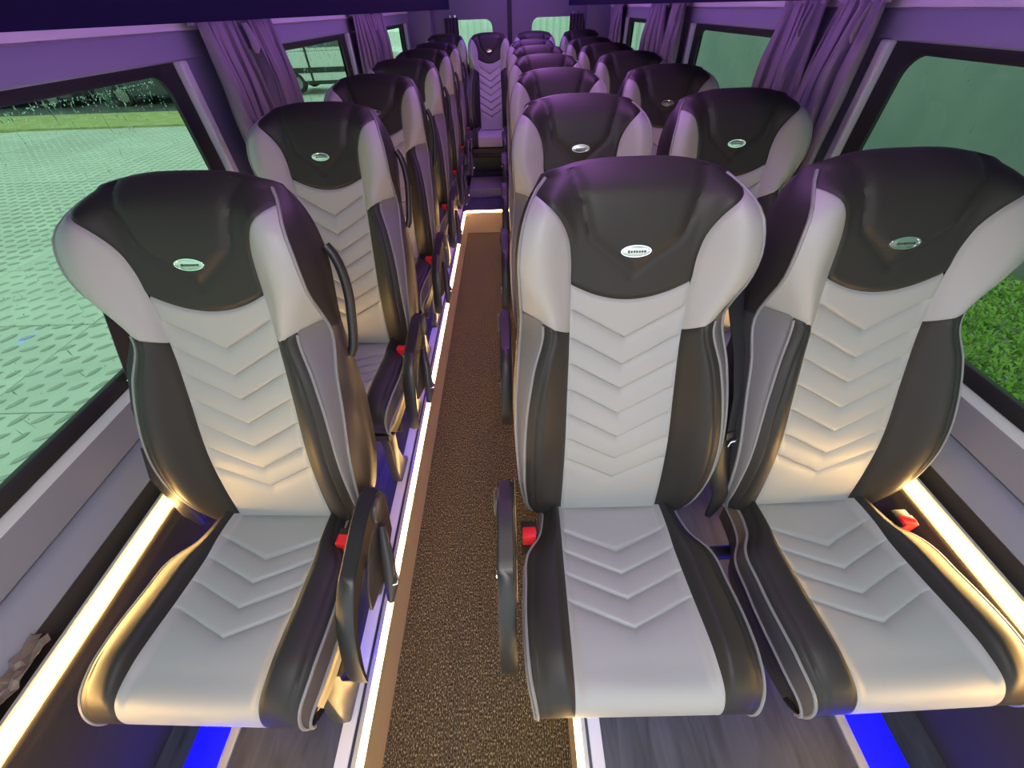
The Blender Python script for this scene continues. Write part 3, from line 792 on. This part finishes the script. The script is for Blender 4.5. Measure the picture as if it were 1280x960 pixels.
# ------------------------------------------------------------------ outside
GZ = -0.72
CONC = mat('wet pale concrete', (0.50, 0.52, 0.47), 0.55, var=(1.3, (0.60, 0.62, 0.56), 5), bump=(30, 0.2, 0.01))
CONC2 = mat('concrete tread studs', (0.44, 0.46, 0.41), 0.5)
SOIL = mat('joint sand', (0.34, 0.35, 0.30), 0.9)
DRY = mat('yellowed verge grass', (0.33, 0.33, 0.10), 0.9, var=(3, (0.42, 0.44, 0.20), 4))
GRASSG = mat('lawn soil', (0.10, 0.16, 0.045), 0.9, var=(6, (0.26, 0.28, 0.16), 4))
g = empty('ground'); struct(g)
MB().box(-60, 60, -40, 80, GZ - .2, GZ - .06).obj('subsoil', CONC, g, smooth=False)
MB().box(-14.4, -2.4, -3, 13.6, GZ - .06, GZ - .02).obj('joint_bed', SOIL, g, smooth=False)
sl = MB().box(-.995, .995, -.62, .62, -.05, 0).mesh('slab', CONC, smooth=False, bevel=.008)
xs = [-3.4 - 2.0 * i for i in range(6)]; ys = [-2.25 + 1.25 * j for j in range(13)]
for x in xs:
    for y in ys:
        o = bpy.data.objects.new('slab', sl); COL.objects.link(o); o.parent = g; o.location = (x, y, GZ + random.uniform(-.004, .004))
# raised tread studs in a herringbone
d = MB()
stud = [(-.075, 0, 0), (-.03, -.022, 0), (.03, -.022, 0), (.075, 0, 0), (.03, .022, 0), (-.03, .022, 0), (-.04, 0, .014), (.04, 0, .014)]
sf = [(0, 1, 6), (1, 2, 7, 6), (2, 3, 7), (3, 4, 7), (4, 5, 6, 7), (5, 0, 6)]
i = 0; x = -2.5
while x > -14.2:
    j = 0; y = 0.2
    while y < 13.4:
        a = radians(35 if (i + j) % 2 else 62) + random.uniform(-.15, .15); ca, sa = cos(a), sin(a); k = random.uniform(.8, 1.1)
        if min(abs(((x + 2.4) % 2.0) - 0), 9) > .05:
            d.add([(x + k * (p * ca - q * sa), y + k * (p * sa + q * ca), GZ + .001 + h) for p, q, h in stud], sf)
        y += .185; j += 1
    x -= .185; i += 1
o = d.obj('tread_studs', CONC2, g, fix=False); o['kind'] = 'stuff'
MB().box(-40, -2.4, 13.7, 16.0, GZ - .06, GZ + .01).obj('verge', DRY, g, smooth=False)
MB().box(-40, -10.8, 16.0, 24, GZ - .06, GZ + .005).obj('asphalt', mat('wet dark asphalt', (.06, .075, .075), .35, var=(2, (.12, .14, .14), 5)), g, smooth=False)
MB().box(1.9, 5.6, -4, 14, GZ - .06, GZ).obj('lawn', GRASSG, g, smooth=False)
# lawn blades
BL = [mat('grass blade', (0.26, 0.46, 0.05), 0.6, var=(2.2, (0.44, 0.60, 0.14), 3)), mat('pale grass blade', (0.46, 0.50, 0.30), 0.7)]
v = []; f = []; mi = []
for k in range(26000):
    x = random.uniform(1.95, 5.42); y = random.uniform(.3, 7.0)
    patch = sin(x * 1.7 + .6 * y) * sin(y * 1.3 - x)
    pale = (x + .35 * y < 4.6 + .5 * patch and random.random() < .75) or random.random() < .15
    if pale and random.random() < .35: continue
    a = random.uniform(0, 2 * pi); h = random.uniform(.03, .075); l = random.uniform(.02, .09); wv_ = random.uniform(.004, .009)
    dx, dy = cos(a), sin(a); o_ = len(v)
    v += [(x - dy * wv_, y + dx * wv_, GZ), (x + dy * wv_, y - dx * wv_, GZ), (x + dx * l * .5 + dy * wv_ * .8, y + dy * l * .5 - dx * wv_ * .8, GZ + h * .8), (x + dx * l, y + dy * l, GZ + h * .7)]
    f += [(o_, o_ + 1, o_ + 2), (o_, o_ + 2, o_ + 3)]; mi += [1 if pale else 0] * 2
b = MB(); b.v = v; b.f = f; b.m = mi
o = b.obj('lawn_grass', BL, fix=False, smooth=False); tag(o, 'green grass growing outside the right windows', 'grass', kind='stuff')
# rendered wall of the neighbouring building on the right
WALLR = mat('grey green render', (0.23, 0.27, 0.275), 0.9, var=(1.1, (0.28, 0.315, 0.315), 6), bump=(60, 0.3, 0.01))
e = empty('building', (5.62, 4, GZ)); tag(e, 'plain grey rendered building wall beyond the grass outside the right windows', 'building')
MB().box(0, 3, -10, 14, 0.02, 4.2).obj('facade', WALLR, e, smooth=False)
MB().box(-.04, 0, -10, 14, 0, .28).obj('plinth', mat('plinth concrete', (.25, .26, .25), .9), e, smooth=False)
MB().box(-.25, 3.2, -10.2, 14.2, 4.2, 4.35).obj('roof_edge', mat('roof edge metal', (.2, .2, .21), .5), e, smooth=False)
# pale corrugated hall behind the rear doors
e = empty('hall', (0, 19, GZ)); tag(e, 'pale corrugated hall wall seen through the rear door windows', 'building')
A = []
xs_ = np.arange(-3, 5.41, .06)
for z in (0, 5): A.append([(x, .05 * (1 if int(round((x + 3) / .06)) % 4 in (0, 1) else 0), z) for x in xs_])
MB().grid(np.array(A)).obj('corrugated_cladding', mat('pale cladding', (.78, .82, .80), .5), e, smooth=False)
MB().box(-3.1, 5.5, -.15, .4, 5, 5.2).obj('eaves', mat('eaves metal', (.4, .4, .4), .5), e, smooth=False)

# parked vehicles on the left
CARG = mat('dark car glass', (.05, .07, .07), .08); TYRE = mat('tyre', (.015, .015, .015), .8); RIM = mat('wheel rim', (.22, .22, .23), .35, .5)
LAMP = mat('lamp lens', (.7, .72, .72), .15); TAIL = mat('tail lamp', (.35, .02, .02), .2)
def vehicle(name, label, loc, rz, paint, kind):
    e = empty(name, loc); e.rotation_euler = (0, 0, rz); tag(e, label, 'car' if kind == 'car' else 'van', 'parked vehicles outside the left windows')
    if kind == 'car':
        L, Wd, H = 4.3, .88, 1.45
        lower = [(-2.15, .25), (2.15, .25), (2.18, .55), (2.1, .78), (1.1, .95), (-1.9, .98), (-2.15, .8)]
        cab = [(1.05, .94), (.45, 1.38), (.1, 1.45), (-1.1, 1.42), (-1.75, .97)]
    else:
        L, Wd, H = 5.4, 1.0, 2.4
        lower = [(-2.7, .3), (2.7, .3), (2.72, .8), (2.55, 1.12), (1.9, 1.25), (-2.7, 1.25)]
        cab = [(1.9, 1.24), (1.25, 2.2), (.9, 2.4), (-2.6, 2.42), (-2.68, 1.24)]
    b = MB(); n = len(lower)
    b.prism([(x, z) for x, z in lower], 1, -Wd, Wd)
    v = [(x, -Wd + (.0 if z < 1.3 and kind == 'van' or z < 1.0 else .14), z) for x, z in cab] + [(x, Wd - (.0 if z < 1.3 and kind == 'van' or z < 1.0 else .14), z) for x, z in cab]; m = len(cab)
    b.add(v, [tuple(range(m)), tuple(range(2 * m - 1, m - 1, -1))] + [(i, i + m, (i + 1) % m + m, (i + 1) % m) for i in range(m)])
    b.obj('body', paint, e, smooth=False, bevel=.05)
    if kind == 'car': sw = [[(.85, 1.0), (.35, 1.34), (-.25, 1.38), (-.25, 1.0)], [(-.33, 1.0), (-.33, 1.38), (-1.05, 1.36), (-1.5, 1.02)]]
    else: sw = [[(1.65, 1.35), (1.15, 2.08), (.75, 2.15), (.75, 1.35)], [(.6, 1.35), (.6, 2.15), (-.9, 2.15), (-.9, 1.35)], [(-1.05, 1.35), (-1.05, 2.15), (-2.5, 2.15), (-2.5, 1.35)]]
    zt = max(z for _, z in cab); zb = min(z for _, z in cab)
    for sg in (-1, 1):
        for q in sw:
            vs = [(x, sg * (Wd + .012 - .14 * (z - zb) / (zt - zb)), z) for x, z in q] + [(x, sg * (Wd - .03 - .14 * (z - zb) / (zt - zb)), z) for x, z in q]
            MB().add(vs, [(0, 1, 2, 3), (4, 5, 6, 7)] + [(i, (i + 1) % 4, (i + 1) % 4 + 4, i + 4) for i in range(4)]).obj('side_window', CARG, e, smooth=False)
        for xw in (L * .31, -L * .30):
            wv2 = MB().disc((xw, sg * (Wd - .09), .32), 1, .32, .2, 24).obj('wheel', TYRE, e, bevel=.02)
            MB().disc((xw, sg * (Wd + .012), .32), 1, .20, .02, 16).obj('wheel_rim', RIM, wv2)
    f0, f1 = cab[0], cab[1]
    for (p0, p1, o_) in ((cab[0], cab[1], .02), (cab[-1], cab[-2], -.02)):
        a0 = [p0[0] * .9 + p1[0] * .1, p0[1] * .9 + p1[1] * .1]; a1 = [p0[0] * .1 + p1[0] * .9, p0[1] * .1 + p1[1] * .9]
        vs = [(a0[0] + o_, -Wd + .12, a0[1]), (a0[0] + o_, Wd - .12, a0[1]), (a1[0] + o_, Wd - .24, a1[1]), (a1[0] + o_, -Wd + .24, a1[1])]
        vs += [(x - 3 * o_, y, z) for x, y, z in vs]
        MB().add(vs, [(0, 1, 2, 3), (4, 5, 6, 7)] + [(i, (i + 1) % 4, (i + 1) % 4 + 4, i + 4) for i in range(4)]).obj('windscreen' if o_ > 0 else 'rear_window', CARG, e, smooth=False)
    if kind == 'van':
        for sg in (-1, 1):
            MB().box(-2.5, 2.5, sg * 1.005 - .012, sg * 1.005 + .012, .62, .78).obj('side_moulding', RUBBER, e, smooth=False)
            MB().box(-2.4, 2.4, sg * 1.0 - .02, sg * 1.0 + .02, .26, .38).obj('sill_cover', RUBBER, e, smooth=False)
            for xd in (.67, -.98): MB().box(xd - .05, xd + .03, sg * 1.002 - .008, sg * 1.002 + .008, .38, 2.2).obj('door_gap', RUBBER, e, smooth=False)
    hz = .66 if kind == 'car' else .85
    for sg in (-1, 1):
        MB().box(L / 2 - .06, L / 2 + .03, sg * Wd * .82 - .18, sg * Wd * .82 + .18, hz - .08, hz + .08).obj('headlamp', LAMP, e, bevel=.02)
        MB().box(-L / 2 - .03, -L / 2 + .06, sg * Wd * .88 - .10, sg * Wd * .88 + .10, hz, hz + .25).obj('tail_lamp', TAIL, e, bevel=.02)
    return e
WHITEP = mat('white car paint', (.62, .64, .63), .25); DARKP = mat('dark grey car paint', (.05, .06, .065), .25); SILV = mat('silver car paint', (.36, .38, .38), .3, .4)
vehicle('car', 'dark car parked across the yard, seen at the top of the nearest left window', (-12.6, 18.3, GZ), radians(4), DARKP, 'car')
vehicle('car', 'silver car parked at the far left of the yard', (-23.0, 18.6, GZ), radians(2), SILV, 'car')
vehicle('car', 'dark parked car between the silver car and the van', (-17.8, 18.4, GZ), radians(-3), DARKP, 'car')
vehicle('van', 'white van with large side windows parked beyond the second left window', (-6.6, 20.2, GZ), radians(3), WHITEP, 'van')
# hedge beyond the cars
LEAF = mat('dark hedge leaves', (.03, .06, .03), .7, var=(3, (.07, .11, .05), 3))
def hedge(loc, lx, ly, h, label):
    b = MB(); rn = random.Random(3)
    for k in range(2600):
        x, y, z = rn.uniform(-lx, lx), rn.uniform(-ly, ly), rn.uniform(0.05, h); s = rn.uniform(.12, .3)
        n = Vector((rn.uniform(-1, 1), rn.uniform(-1, 1), rn.uniform(-.4, 1))).normalized(); t = n.orthogonal().normalized() * s; u_ = n.cross(t)
        p = Vector((x, y, z)); b.add([p - t * .6, p + u_ * .4, p + t, p - u_ * .4], [(0, 1, 2, 3)])
    e = empty('hedge', loc); tag(e, label, 'hedge')
    o = b.obj('foliage', LEAF, e, fix=False, smooth=False); o['kind'] = 'stuff'
    MB().box(-lx * .98, lx * .98, -ly * .6, ly * .6, 0, h * .85).obj('inner_twigs', mat('hedge twigs', (.03, .03, .02), .9), e, smooth=False)
hedge((-19.8, 21.2, GZ), 9.5, 1.0, 3.2, 'tall dark hedge behind the parked cars outside the left windows')
